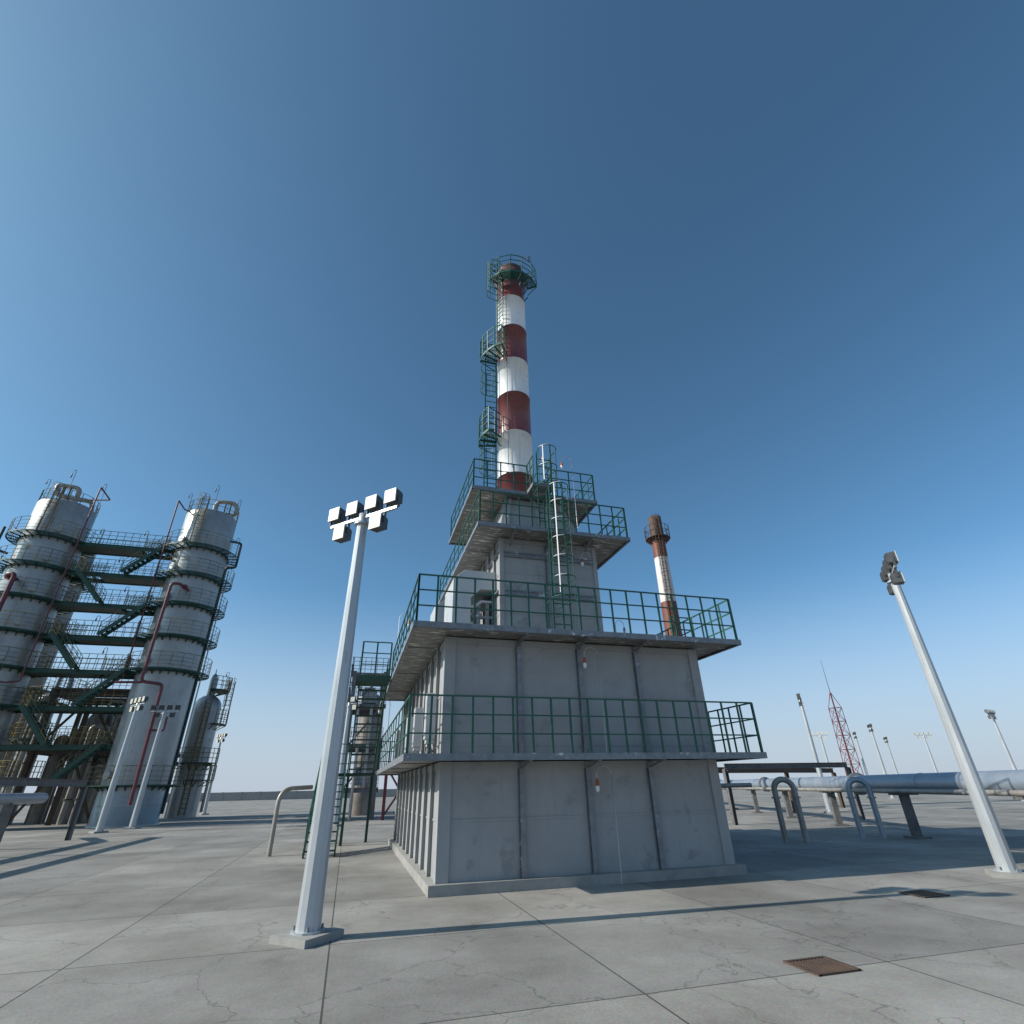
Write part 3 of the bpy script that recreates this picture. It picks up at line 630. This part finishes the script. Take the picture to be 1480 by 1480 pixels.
# ------------------------------------------------------------------ distillation columns
LV = [18.95, 16.62, 14.25, 11.85, 9.5]
def column(x, y, r, H, levels, label, shell='shell', lab_rail='railt', full=True, la=-90, ma=-61):
    t = thing('distillation_column', (x, y, 0), label, 'distillation column', 'distillation columns')
    s = MB().lathe([(r+.12, 0), (r+.12, .12), (r, .14)]+[(r, H*k/9) for k in range(1, 9)]+[(r, H-.05), (r-.03, H)]+[((r-.03)*math.cos(R(a)), H+.35*math.sin(R(a))) for a in (20, 45, 65, 80, 89)], (x, y, 0), 72)
    s.build('shell', shell, t)
    sm = MB()
    for z in levels: sm.ring((x, y, 0), r-.02, r+.018, z-1.15, z-1.11, 0, 360, 72)
    sm.build('weld_seam', shell, t)
    for z in levels:
        p = MB(); p.grate((x, y, 0), r+.06, r+.76, z, 0, 360, 60, 7, .03, .02); p.ring((x, y, 0), r+.80, r+.83, z-.06, z+.02, 0, 360, 60)
        p.ring((x, y, 0), r+.02, r+.07, z-.10, z-.03, 0, 360, 60)
        for k in range(24):
            a = R(15*k+4); ca, sa = math.cos(a), math.sin(a)
            p.beam((x+r*ca, y+r*sa, z-.12), (x+(r+.8)*ca, y+(r+.8)*sa, z-.05), .05, .07)
            p.beam((x+r*ca, y+r*sa, z-.30), (x+(r+.18)*ca, y+(r+.18)*sa, z-.13), .06, .06)
        p = p.build('ring_platform', 'dgreen', t)
        q = MB()
        for h in (1.1, .8, .5, .25): q.tube([(x+(r+.8)*math.cos(R(6*k)), y+(r+.8)*math.sin(R(6*k)), z+h) for k in range(61)], .013 if h < 1 else .020, 4, False)
        for k in range(24):
            a = R(15*k+2); q.beam((x+(r+.8)*math.cos(a), y+(r+.8)*math.sin(a), z), (x+(r+.8)*math.cos(a), y+(r+.8)*math.sin(a), z+1.1), .027, .027)
        q.build('railing', lab_rail, p)
        # manway stub beside each gallery
        a = R(ma+random.uniform(-3, 3)); ca, sa = math.cos(a), math.sin(a)
        n_ = MB(); n_.tube([(x+(r-.05)*ca, y+(r-.05)*sa, z+.62), (x+(r+.26)*ca, y+(r+.26)*sa, z+.62)], .2, 18).tube([(x+(r+.24)*ca, y+(r+.24)*sa, z+.62), (x+(r+.30)*ca, y+(r+.30)*sa, z+.62)], .27, 18)
        n_.build('manway', shell, t)
    # rim railing on the roof
    q = MB(); rr_ = r-.02
    for h in (.95, .5): q.tube([(x+rr_*math.cos(R(6*k)), y+rr_*math.sin(R(6*k)), H+h) for k in range(61)], .02, 4, False)
    for k in range(16): a = R(22.5*k); q.beam((x+rr_*math.cos(a), y+rr_*math.sin(a), H-.1), (x+rr_*math.cos(a), y+rr_*math.sin(a), H+.95), .04, .04)
    q.build('rim_railing', 'railt', t)
    if full:
        a = R(la); ca, sa = math.cos(a), math.sin(a); tg = (-sa, ca, 0)
        b_ = (x+(r+.2)*ca, y+(r+.2)*sa, levels[0])
        l = ladder(MB(), b_, H+1.0-levels[0], tg, .5, step=.35, r=.02, rs=.04).build('ladder', 'ochre', t)
        cage(MB(), (b_[0], b_[1], 0), levels[0]+1.8, H+1.0, tg, (ca, sa, 0), r=.36, step=.5, straps=(0, 60, 120, 180), sw=.05).build('cage', 'ochre', l)
    return t
T2 = column(-13.72, 44.1, 1.90, 22.3, LV+[2.3], 'tall silver distillation column nearer the furnace, fully in view with five ring galleries', la=-96, ma=-122)
T1 = column(-24.2, 44.4, 1.90, 22.0, LV+[7.1], 'tall silver distillation column cut by the left edge, with ring galleries', la=-88, ma=-60)
T3 = column(-27.6, 53.6, 1.95, 21.8, [18.9, 14.2, 9.5], 'brown stained column mostly hidden behind the left silver column', 'brownshell', full=False)
def pipe_on(root, pts, r, mt, name='pipe', rad=.3, n=10, flange=None):
    q = MB().tube(bend(pts, rad), r, n)
    if flange: 
        for a, b_ in flange: q.tube([a, b_], r*1.9, 16)
    return q.build(name, mt, root)
# roof pipes
pipe_on(T2, [(-13.7, 44.0, 22.3), (-13.7, 44.0, 24.0), (-12.2, 44.2, 24.1), (-12.0, 44.4, 23.0), (-13.2, 44.3, 22.95), (-13.2, 44.3, 22.3)], .17, 'greypipe', rad=.5, n=14)
q = MB()
for x in (-13.0, -12.6): q.beam((x, 44.2, 22.3), (x, 44.2, 24.0), .08, .08)
q.build('pipe_support', 'rust', T2)
pipe_on(T1, [(-23.9, 44.3, 22.0), (-23.9, 44.3, 24.0), (-25.4, 44.0, 24.0), (-25.0, 43.8, 23.0), (-24.4, 44.0, 22.9), (-22.9, 44.7, 23.1), (-22.8, 44.8, 22.0)], .18, 'greypipe', rad=.45, n=14)
q = MB()
for x in (-24.7, -24.3): q.beam((x, 43.9, 22.0), (x, 43.9, 23.8), .08, .08)
q.build('pipe_support', 'rust', T1)
# maroon and teal lines of the right-hand column
pipe_on(T2, [(-15.98, 42.9, 8.9), (-15.98, 42.4, 22.9), (-15.4, 42.5, 22.2), (-14.5, 43.2, 22.1)], .055, 'maroon', 'riser_pipe', rad=.08)
pipe_on(T2, [(-13.35, 42.3, 15.35), (-13.55, 40.85, 15.35), (-14.05, 40.65, 15.3), (-14.05, 40.65, 8.4), (-12.85, 41.0, 8.3), (-12.75, 41.1, 1.2)], .105, 'maroon', 'riser_pipe', rad=.25, n=12, flange=[((-13.40, 41.6, 15.35), (-13.42, 41.45, 15.35))])
pipe_on(T2, [(-12.78, 41.15, 5.45), (-12.15, 41.4, 5.45), (-12.15, 41.4, 6.3)], .07, 'maroon', 'branch_pipe', rad=.1)
pipe_on(T2, [(-14.0, 40.7, 8.35), (-15.6, 40.9, 8.35)], .08, 'maroon', 'branch_pipe')
pipe_on(T2, [(-12.0, 44.0, 20.4), (-11.05, 44.3, 20.4), (-11.05, 44.3, 18.2), (-11.76, 44.45, 18.15), (-11.76, 44.45, .6)], .09, 'teal', 'riser_pipe', rad=.2, n=12)
q = MB().tube([(-11.6, 44.75, 18.0), (-11.6, 44.75, .3)], .05, 8).build('riser_pipe', 'pole', T2)
# maroon lines of the left column
pipe_on(T1, [(-23.2, 42.1, 8.5), (-22.3, 42.2, 8.35), (-21.65, 42.5, 8.5), (-21.65, 42.5, 23.4), (-20.95, 43.0, 22.6), (-22.6, 43.4, 22.6)], .055, 'maroon', 'riser_pipe', rad=.08)
pipe_on(T1, [(-24.2, 42.3, 15.3), (-24.3, 41.2, 15.3), (-23.75, 41.1, 15.35), (-23.75, 41.2, 1.0)], .14, 'maroon', 'riser_pipe', rad=.3, n=12, flange=[((-24.26, 41.6, 15.3), (-24.28, 41.45, 15.3))])
pipe_on(T1, [(-26.1, 43.4, 17.6), (-26.6, 42.7, 17.6), (-26.6, 42.7, 19.4)], .09, 'teal', 'riser_pipe', rad=.1)

# ------------------------------------------------------------------ bridges between the two columns
bl = ['topmost', 'second highest', 'third highest', 'fourth from the top', 'fifth from the top', 'sixth from the top', 'lowest visible']
LB = LV+[7.1, 4.72]
for k, z in enumerate(LB):
    t = thing('walkway_bridge', (-19, 44, z), 'green steel footbridge between the silver columns, %s of the seven' % bl[k], 'footbridge', 'footbridges between the columns')
    xa, xb = -22.3, -15.6
    if k >= 5: xa = -23.6; xb = -15.4
    for y in (43.45, 45.0):
        q = MB(); q.beam((xa, y, z-.12), (xb, y, z-.12), .02, .28)
        for s in (-.27, .02): q.beam((xa, y, z+s-.0), (xb, y, z+s), .14, .02)
        q.build('girder', 'dgreen', t)
    # floor plate, open over one end where the inner flight rises
    xo = xb-2.3 if k % 2 == 0 else xa+2.3
    q = MB(); 
    if k % 2 == 0: q.box(xa, xo, 43.47, 44.98, z-.01, z+.015); q.box(xo, xb, 43.47, 44.2, z-.01, z+.015)
    else: q.box(xo, xb, 43.47, 44.98, z-.01, z+.015); q.box(xa, xo, 43.47, 44.2, z-.01, z+.015)
    if k % 2 == 0: q.box(xa, xo, 43.47, 44.98, z-.24, z-.2)
    else: q.box(xo, xb, 43.47, 44.98, z-.24, z-.2)
    n = 12
    for j in range(n+1): x = xa+(xb-xa)*j/n; q.box(x-.03, x+.03, 43.47, 44.98, z-.12, z-.012)
    q.build('floor', 'dgreen', t)
    railing(MB(), [(xa, 43.42, z+.03), (xb, 43.42, z+.03)], sp=.5, rails=(1.1, .75, .4), pw=.032, rw=.028).build('railing', 'railt', t)
    railing(MB(), [(xa, 45.03, z+.03), (xb, 45.03, z+.03)], sp=.5, rails=(1.1, .75, .4), pw=.032, rw=.028).build('railing', 'railt', t)
    q = MB(); xs, xe = (xo, xb) if k % 2 == 0 else (xa, xo)
    railing(q, [(xs, 44.2, z+.03), (xe, 44.2, z+.03)], sp=.4, rails=(.9, .6, .3), pw=.03, rw=.026); railing(q, [(xs, 44.7, z+.03), (xe, 44.7, z+.03)], sp=.4, rails=(.9, .6, .3), pw=.03, rw=.026)
    q.build('railing', 'ochre', t)
fl = ['highest', 'second', 'third', 'fourth', 'fifth', 'sixth', 'lowest']
LF = LB+[2.4]
for k in range(7):
    zt, zb = LF[k]-.05, LF[k+1]-.05
    if k % 2 == 0: p1 = (-15.95, 42.95, zt); p0 = (-18.3, 42.95, zb)
    else: p1 = (-21.1, 42.95, zt); p0 = (-19.0, 42.95, zb)
    t = thing('steel_stair', ((p0[0]+p1[0])/2, 42.95, zb), ('green stair flight leaning %s between the silver columns, %s flight counted from the top' % ('right' if k % 2 == 0 else 'left', fl[k])), 'stair', 'zigzag stair flights')
    flight(t, p0, p1, .75, (0, 1, 0), 10, sr='railt', th=.26)
# tiny lamps on the columns and bridges
sl = lamp_proto(1.9, 'tiny dark lamp on a thin pole on the left roof edge of the left column', True, .22); sl.location = (-25.4, 43.1, 22.0); sl['group'] = 'tiny pole lamps'
sl.name = 'lamp_pole'; sl['category'] = 'lamp pole'
for loc, lab, sz in [((-24.35, 43.7, 22.0), 'tallest tiny lamp pole on the roof of the left column', 1.75),
        ((-22.4, 44.7, 22.0), 'tiny lamp pole at the right roof edge of the left column', 1.5),
        ((-15.45, 43.3, 22.3), 'tiny lamp pole at the left roof edge of the right-hand column', .95),
        ((-14.5, 43.7, 22.3), 'tiny lamp pole above the ladder of the right-hand column', 1.05),
        ((-13.7, 43.6, 22.3), 'tallest tiny lamp pole on the roof of the right-hand column', 1.6),
        ((-12.0, 44.6, 22.3), 'tiny lamp pole at the right roof edge of the right-hand column', 1.25),
        ((-11.35, 44.7, 18.95), 'tiny lamp pole on the top gallery, right side of the right-hand column', 1.1),
        ((-21.4, 44.9, 18.95), 'tiny lamp pole at the left end of the topmost footbridge', 1.0),
        ((-18.3, 44.9, 18.95), 'tiny lamp pole at the middle of the topmost footbridge', 1.1),
        ((-19.4, 44.9, 16.62), 'tiny lamp pole on the second highest footbridge', 1.0),
        ((-18.3, 44.9, 14.25), 'tiny lamp pole on the third highest footbridge', 1.0),
        ((-19.5, 44.9, 11.85), 'tiny lamp pole on the fourth footbridge from the top', 1.0),
        ((-18.3, 44.9, 9.5), 'tiny lamp pole on the fifth footbridge from the top', 1.0),
        ((-11.9, 54.7, 9.9), 'tiny lamp pole above the cage gallery of the domed vessel', .95)]:
    copy_thing(sl, loc, 0, lab, sc=(1, 1, sz))

# ------------------------------------------------------------------ domed vessel right of the columns
def vessel(x, y, r, H, label, neck=True, shell='shell'):
    t = thing('domed_vessel', (x, y, 0), label, 'vessel', 'domed vessels')
    prof = [(r, 0), (r, H-r)]+[(r*math.cos(R(a)), H-r+r*math.sin(R(a))) for a in range(10, 90, 10)]+[(.05, H)]
    MB().lathe(prof, (x, y, 0), 48).build('shell', shell, t)
    return t
V1 = vessel(-13.0, 54.5, 1.12, 9.6, 'domed silver vessel with side galleries right of the two tall columns')
MB().lathe([(.34, 9.4), (.30, 10.0), (.30, 11.0), (.2, 11.35), (.05, 11.5), (.03, 11.9)], (-13.0, 54.5, 0), 24).build('neck', 'shell', V1)
def side_gallery(t, x, y, r, z, a0, a1, mt='dgreen', rm='ochre', w=.7, hh=1.1, step=15):
    p = MB().ring((x, y, 0), r+.02, r+w, z-.08, z, a0, a1, 48)
    for a in range(int(a0), int(a1)+1, 30): p.beam((x+r*math.cos(R(a)), y+r*math.sin(R(a)), z-.5), (x+(r+w)*math.cos(R(a)), y+(r+w)*math.sin(R(a)), z-.08), .06, .06)
    p = p.build('gallery', mt, t); q = MB()
    for h in (hh, hh*.66, hh*.33): q.tube([(x+(r+w)*math.cos(R(a)), y+(r+w)*math.sin(R(a)), z+h) for a in range(int(a0), int(a1)+1, 6)], .025, 4, False)
    for a in range(int(a0), int(a1)+1, step): q.beam((x+(r+w)*math.cos(R(a)), y+(r+w)*math.sin(R(a)), z), (x+(r+w)*math.cos(R(a)), y+(r+w)*math.sin(R(a)), z+hh), .045, .045)
    q.build('railing', rm, p)
side_gallery(V1, -13.0, 54.5, 1.12, 7.15, -50, 30)
side_gallery(V1, -13.0, 54.5, 1.12, 4.05, -150, 0)
side_gallery(V1, -13.0, 54.5, 1.12, 2.75, -90, 20)
side_gallery(V1, -13.0, 54.5, .3, 10.0, -80, 80, w=1.2)
l = ladder(MB(), (-12.7, 53.3, 0.2), 8.9, (1, 0, 0), .45, step=.35, rs=.05).build('ladder', 'ochre', V1)
cage(MB(), (-12.7, 53.3, 0), 4.5, 8.4, (1, 0, 0), (0, -1, 0), r=.32, step=.5).build('cage', 'ochre', l)
l = ladder(MB(), (-11.35, 54.2, 7.2), 3.6, (1, 0, 0), .45, step=.35, rs=.05).build('ladder', 'ochre', V1)
cage(MB(), (-11.35, 54.2, 0), 8.6, 11.0, (1, 0, 0), (0, -1, 0), r=.32, step=.5).build('cage', 'ochre', l)
pipe_on(V1, [(-12.2, 54.0, 3.9), (-11.4, 53.8, 3.9), (-11.4, 53.8, .4)], .12, 'greypipe', rad=.3)
pipe_on(V1, [(-14.0, 53.9, 4.6), (-14.5, 53.4, 4.7), (-14.4, 53.2, 4.2), (-13.9, 53.4, 3.9)], .16, 'greypipe', rad=.3)
# vessels low behind the left column
V2 = vessel(-23.6, 51.0, .66, 9.0, 'narrow sunlit vessel with a tall inverted U pipe behind the stair, far left')
pipe_on(V2, [(-23.35, 50.9, 8.6), (-23.3, 50.9, 10.4), (-22.6, 51.1, 10.4), (-22.5, 51.1, 9.0)], .17, 'bluepipe', rad=.35, n=12)
side_gallery(V2, -23.6, 51.0, .66, 8.2, -170, 30, rm='ochre'); side_gallery(V2, -23.6, 51.0, .66, 5.6, -180, 0); side_gallery(V2, -23.6, 51.0, .66, 3.0, -180, 0)
l = ladder(MB(), (-24.0, 50.2, .2), 8.8, (1, 0, 0), .45, step=.35, rs=.05).build('ladder', 'ochre', V2)
cage(MB(), (-24.0, 50.2, 0), 2.5, 8.4, (1, 0, 0), (0, -1, 0), r=.34, step=.5).build('cage', 'ochre', l)
V3 = vessel(-20.0, 52.2, .92, 7.9, 'broad grey domed vessel behind the lower footbridges between the columns', shell='brownshell')
side_gallery(V3, -20.0, 52.2, .92, 5.2, -180, 0); 
V4 = vessel(-21.9, 51.6, .5, 6.0, 'narrow dark vessel between the two low vessels behind the footbridges', shell='brownshell')
V5 = vessel(-18.1, 51.5, .75, 8.4, 'shaded domed vessel just left of the right-hand silver column', shell='brownshell')
side_gallery(V5, -18.1, 51.5, .75, 4.4, -180, 0, rm='ochre')
for x, y, h, r_ in ((-22.9, 49.6, 7.6, .12), (-19.3, 49.2, 6.4, .16), (-18.6, 49.0, 8.2, .10)):
    t = thing('vertical_pipe', (x, y, 0), {.12: 'thin upright pipe beside the vessel with the inverted U pipe', .16: 'thicker upright pipe before the broad grey domed vessel', .10: 'tall thin upright pipe next to the shaded vessel left of the right-hand column'}[r_], 'pipe', 'upright pipes behind the footbridges')
    MB().tube(bend([(x, y, 0), (x, y, h), (x+.9, y+.5, h), (x+.9, y+.5, h-1.2)], .3), r_, 10).build('pipe_run', 'greypipe', t)
    q = MB()
    for z in (1.5, 3.9): q.tube([(x, y, z), (x, y, z+.08)], r_*1.7, 14)
    q.build('flange', 'rust', t)
# process structure behind
ps = thing('process_structure', (-20, 50, 0), 'brown steel process structure with railed floors behind the lower footbridges', 'steel structure')
q0 = (-22.2, -17.2); qy = (48.6, 53.6)
for x in q0+((-19.7),):
    for y in qy: MB().beam((x, y, 0), (x, y, 8.9), .28, .28).build('column_post', 'rust', ps)
for z, h in ((9.05, .6), (4.8, .35)):
    for y in qy: MB().beam((q0[0]-.3, y, z-h/2), (q0[1]+.3, y, z-h/2), .2, h).build('girder', 'rust', ps)
    for x in q0: MB().beam((x, qy[0], z-h/2), (x, qy[1], z-h/2), .18, h*.9).build('girder', 'rust', ps)
    f = MB()
    for j in range(9): y = qy[0]+(qy[1]-qy[0])*j/8; f.box(q0[0], q0[1], y-.06, y+.06, z-.03, z+.02)
    f.box(q0[0], -19.0, 48.7, 50.2, z+.021, z+.04)
    f = f.build('floor', 'rust', ps)
    railing(MB(), [(q0[0], qy[1], z+.03), (q0[0], qy[0]-.1, z+.03), (q0[1], qy[0]-.1, z+.03), (q0[1], qy[1], z+.03)], sp=.45, rails=(1.1, .8, .5, .25), pw=.035, rw=.03).build('railing', 'railt' if z > 8 else 'ochre', f)
for a, b_ in (((-22.2, 0), (-19.7, 4.6)), ((-19.7, 4.6), (-17.2, 0)), ((-22.2, 4.8), (-19.7, 8.5)), ((-17.2, 4.8), (-19.7, 8.5))):
    MB().beam((a[0], 48.6, a[1]), (b_[0], 48.6, b_[1]), .14, .14).build('brace', 'rust', ps)
# grey structure seen through the green stair
gs = thing('process_structure', (1.2, 43, 0), 'grey steel frame with railed floors seen through the green stair', 'steel structure')
for x in (-.45, 1.75):
    for y in (41, 45): MB().beam((x, y, 0), (x, y, 9.6), .26, .26).build('column_post', 'girder', gs)
for z in (1.9, 4.6, 7.3, 9.5):
    for y in (41, 45): MB().beam((-.7, y, z-.15), (2.0, y, z-.15), .14, .3).build('girder', 'girder', gs)
    f = MB().box(-.6, 1.9, 41.1, 44.9, z-.02, z+.01).build('floor', 'girder', gs)
    railing(MB(), [(-.65, 45, z), (-.65, 40.9, z), (1.95, 40.9, z)], sp=.4, rails=(1.1, .8, .5, .25), pw=.035, rw=.03).build('railing', 'girder', f)
for a, b_ in ((1.9, 4.3), (4.6, 7.0), (7.3, 9.3)): MB().beam((-.3, 41, a), (1.6, 41, b_), .12, .12).build('brace', 'girder', gs)
for x, z0, z1 in ((.3, 0, 4.45), (1.0, 1.9, 7.15), (.05, 4.6, 9.3)): pipe_on(gs, [(x, 40.8, z0), (x, 40.8, z1), (x+.6, 42.5, z1)], .11, 'greypipe', rad=.25)
for z in (2.05, 7.45): MB().box(.2, 1.3, 41.6, 42.8, z, z+.9).box(.35, 1.15, 41.8, 42.6, z+.9, z+1.15).build('equipment_box', 'duct', gs, bevel=.03)
l = ladder(MB(), (-.95, 41.5, .3), 9.9, (1, 0, 0), .45, step=.4, rs=.05).build('ladder', 'girder', gs)
cage(MB(), (-.95, 41.5, 0), 2.3, 10.6, (1, 0, 0), (0, -1, 0), r=.34, step=.6).build('cage', 'girder', gs)
V6 = vessel(1.15, 48.5, .9, 9.2, 'grey drum vessel glimpsed through the top of the green stair', shell='brownshell')
# red braced frame low behind the furnace corner
rf = thing('red_braced_frame', (3.2, 42, 0), 'small dark red braced frame low behind the left corner of the furnace', 'steel frame')
for x in (2.4, 4.4): MB().beam((x, 40, 0), (x, 40, 3.3), .2, .2).build('column_post', 'maroon', rf)
MB().beam((2.3, 40, 3.2), (4.5, 40, 3.2), .2, .2).build('girder', 'maroon', rf)
MB().beam((2.4, 40, .2), (4.4, 40, 3.1), .12, .12).beam((4.4, 39.8, .2), (2.4, 39.8, 3.1), .12, .12).build('brace', 'maroon', rf)

# ------------------------------------------------------------------ light, sky, camera
EL, AZ = 32.0, -87.0                                  # sun: degrees above the horizon, from +Y towards +X
w = bpy.data.worlds.new('World'); bpy.context.scene.world = w; w.use_nodes = True
nt = w.node_tree; bg = nt.nodes['Background']; sky = nt.nodes.new('ShaderNodeTexSky'); sky.sky_type = 'NISHITA'; sky.sun_disc = False
sky.sun_elevation = R(EL); sky.sun_rotation = R(AZ); sky.altitude = 0; sky.air_density = .6; sky.dust_density = 1.0; sky.ozone_density = 1.0
N = nt.nodes; L = nt.links
hs = N.new('ShaderNodeMix'); hs.data_type = 'RGBA'; hs.blend_type = 'MULTIPLY'; hs.inputs['Factor'].default_value = 1; L.new(sky.outputs[0], hs.inputs['A']); hs.inputs['B'].default_value = (.745, 1.14, 1.17, 1)   # white balance of the air
tcw = N.new('ShaderNodeTexCoord'); sep = N.new('ShaderNodeSeparateXYZ'); L.new(tcw.outputs['Generated'], sep.inputs[0])
# pale blue haze band low over the horizon, thinning with height
mr = N.new('ShaderNodeMapRange'); mr.interpolation_type = 'SMOOTHSTEP'; mr.inputs['From Min'].default_value = -.02; mr.inputs['From Max'].default_value = .34; mr.inputs['To Min'].default_value = .95; mr.inputs['To Max'].default_value = 0
L.new(sep.outputs['Z'], mr.inputs['Value'])
mxw = N.new('ShaderNodeMix'); mxw.data_type = 'RGBA'; L.new(mr.outputs[0], mxw.inputs['Factor']); L.new(hs.outputs['Result'], mxw.inputs['A']); mxw.inputs['B'].default_value = (3.40, 3.85, 4.5, 1)
L.new(mxw.outputs['Result'], bg.inputs['Color']); bg.inputs['Strength'].default_value = .15
sd_ = Vector((math.sin(R(AZ))*math.cos(R(EL)), math.cos(R(AZ))*math.cos(R(EL)), math.sin(R(EL))))
ld = bpy.data.lights.new('sun', 'SUN'); ld.energy = 4.9; ld.angle = R(.5); ld.color = (1, .94, .84)
lo = bpy.data.objects.new('sun', ld); C.objects.link(lo); lo.rotation_euler = sd_.to_track_quat('Z', 'Y').to_euler(); lo.location = sd_*80
cam = bpy.data.cameras.new('camera'); co = bpy.data.objects.new('camera', cam); C.objects.link(co)
cam.sensor_width = 36; cam.lens = 18.0; cam.clip_end = 9000; cam.clip_start = .05
yaw, pit, rol = R(16.295), R(28.174), R(-1.178)
f = Vector((math.sin(yaw)*math.cos(pit), math.cos(yaw)*math.cos(pit), math.sin(pit))); r = Vector((math.cos(yaw), -math.sin(yaw), 0)); u = r.cross(f)
r2 = r*math.cos(rol)+u*math.sin(rol); u2 = -r*math.sin(rol)+u*math.cos(rol)
co.matrix_world = Matrix(((r2.x, u2.x, -f.x, 0), (r2.y, u2.y, -f.y, 0), (r2.z, u2.z, -f.z, 1.8), (0, 0, 0, 1)))
sc = bpy.context.scene; sc.camera = co
sc.view_settings.view_transform = 'Standard'; sc.view_settings.look = 'None'; sc.view_settings.exposure = 0; sc.view_settings.gamma = 1
sc.render.resolution_x = 1024; sc.render.resolution_y = 1024
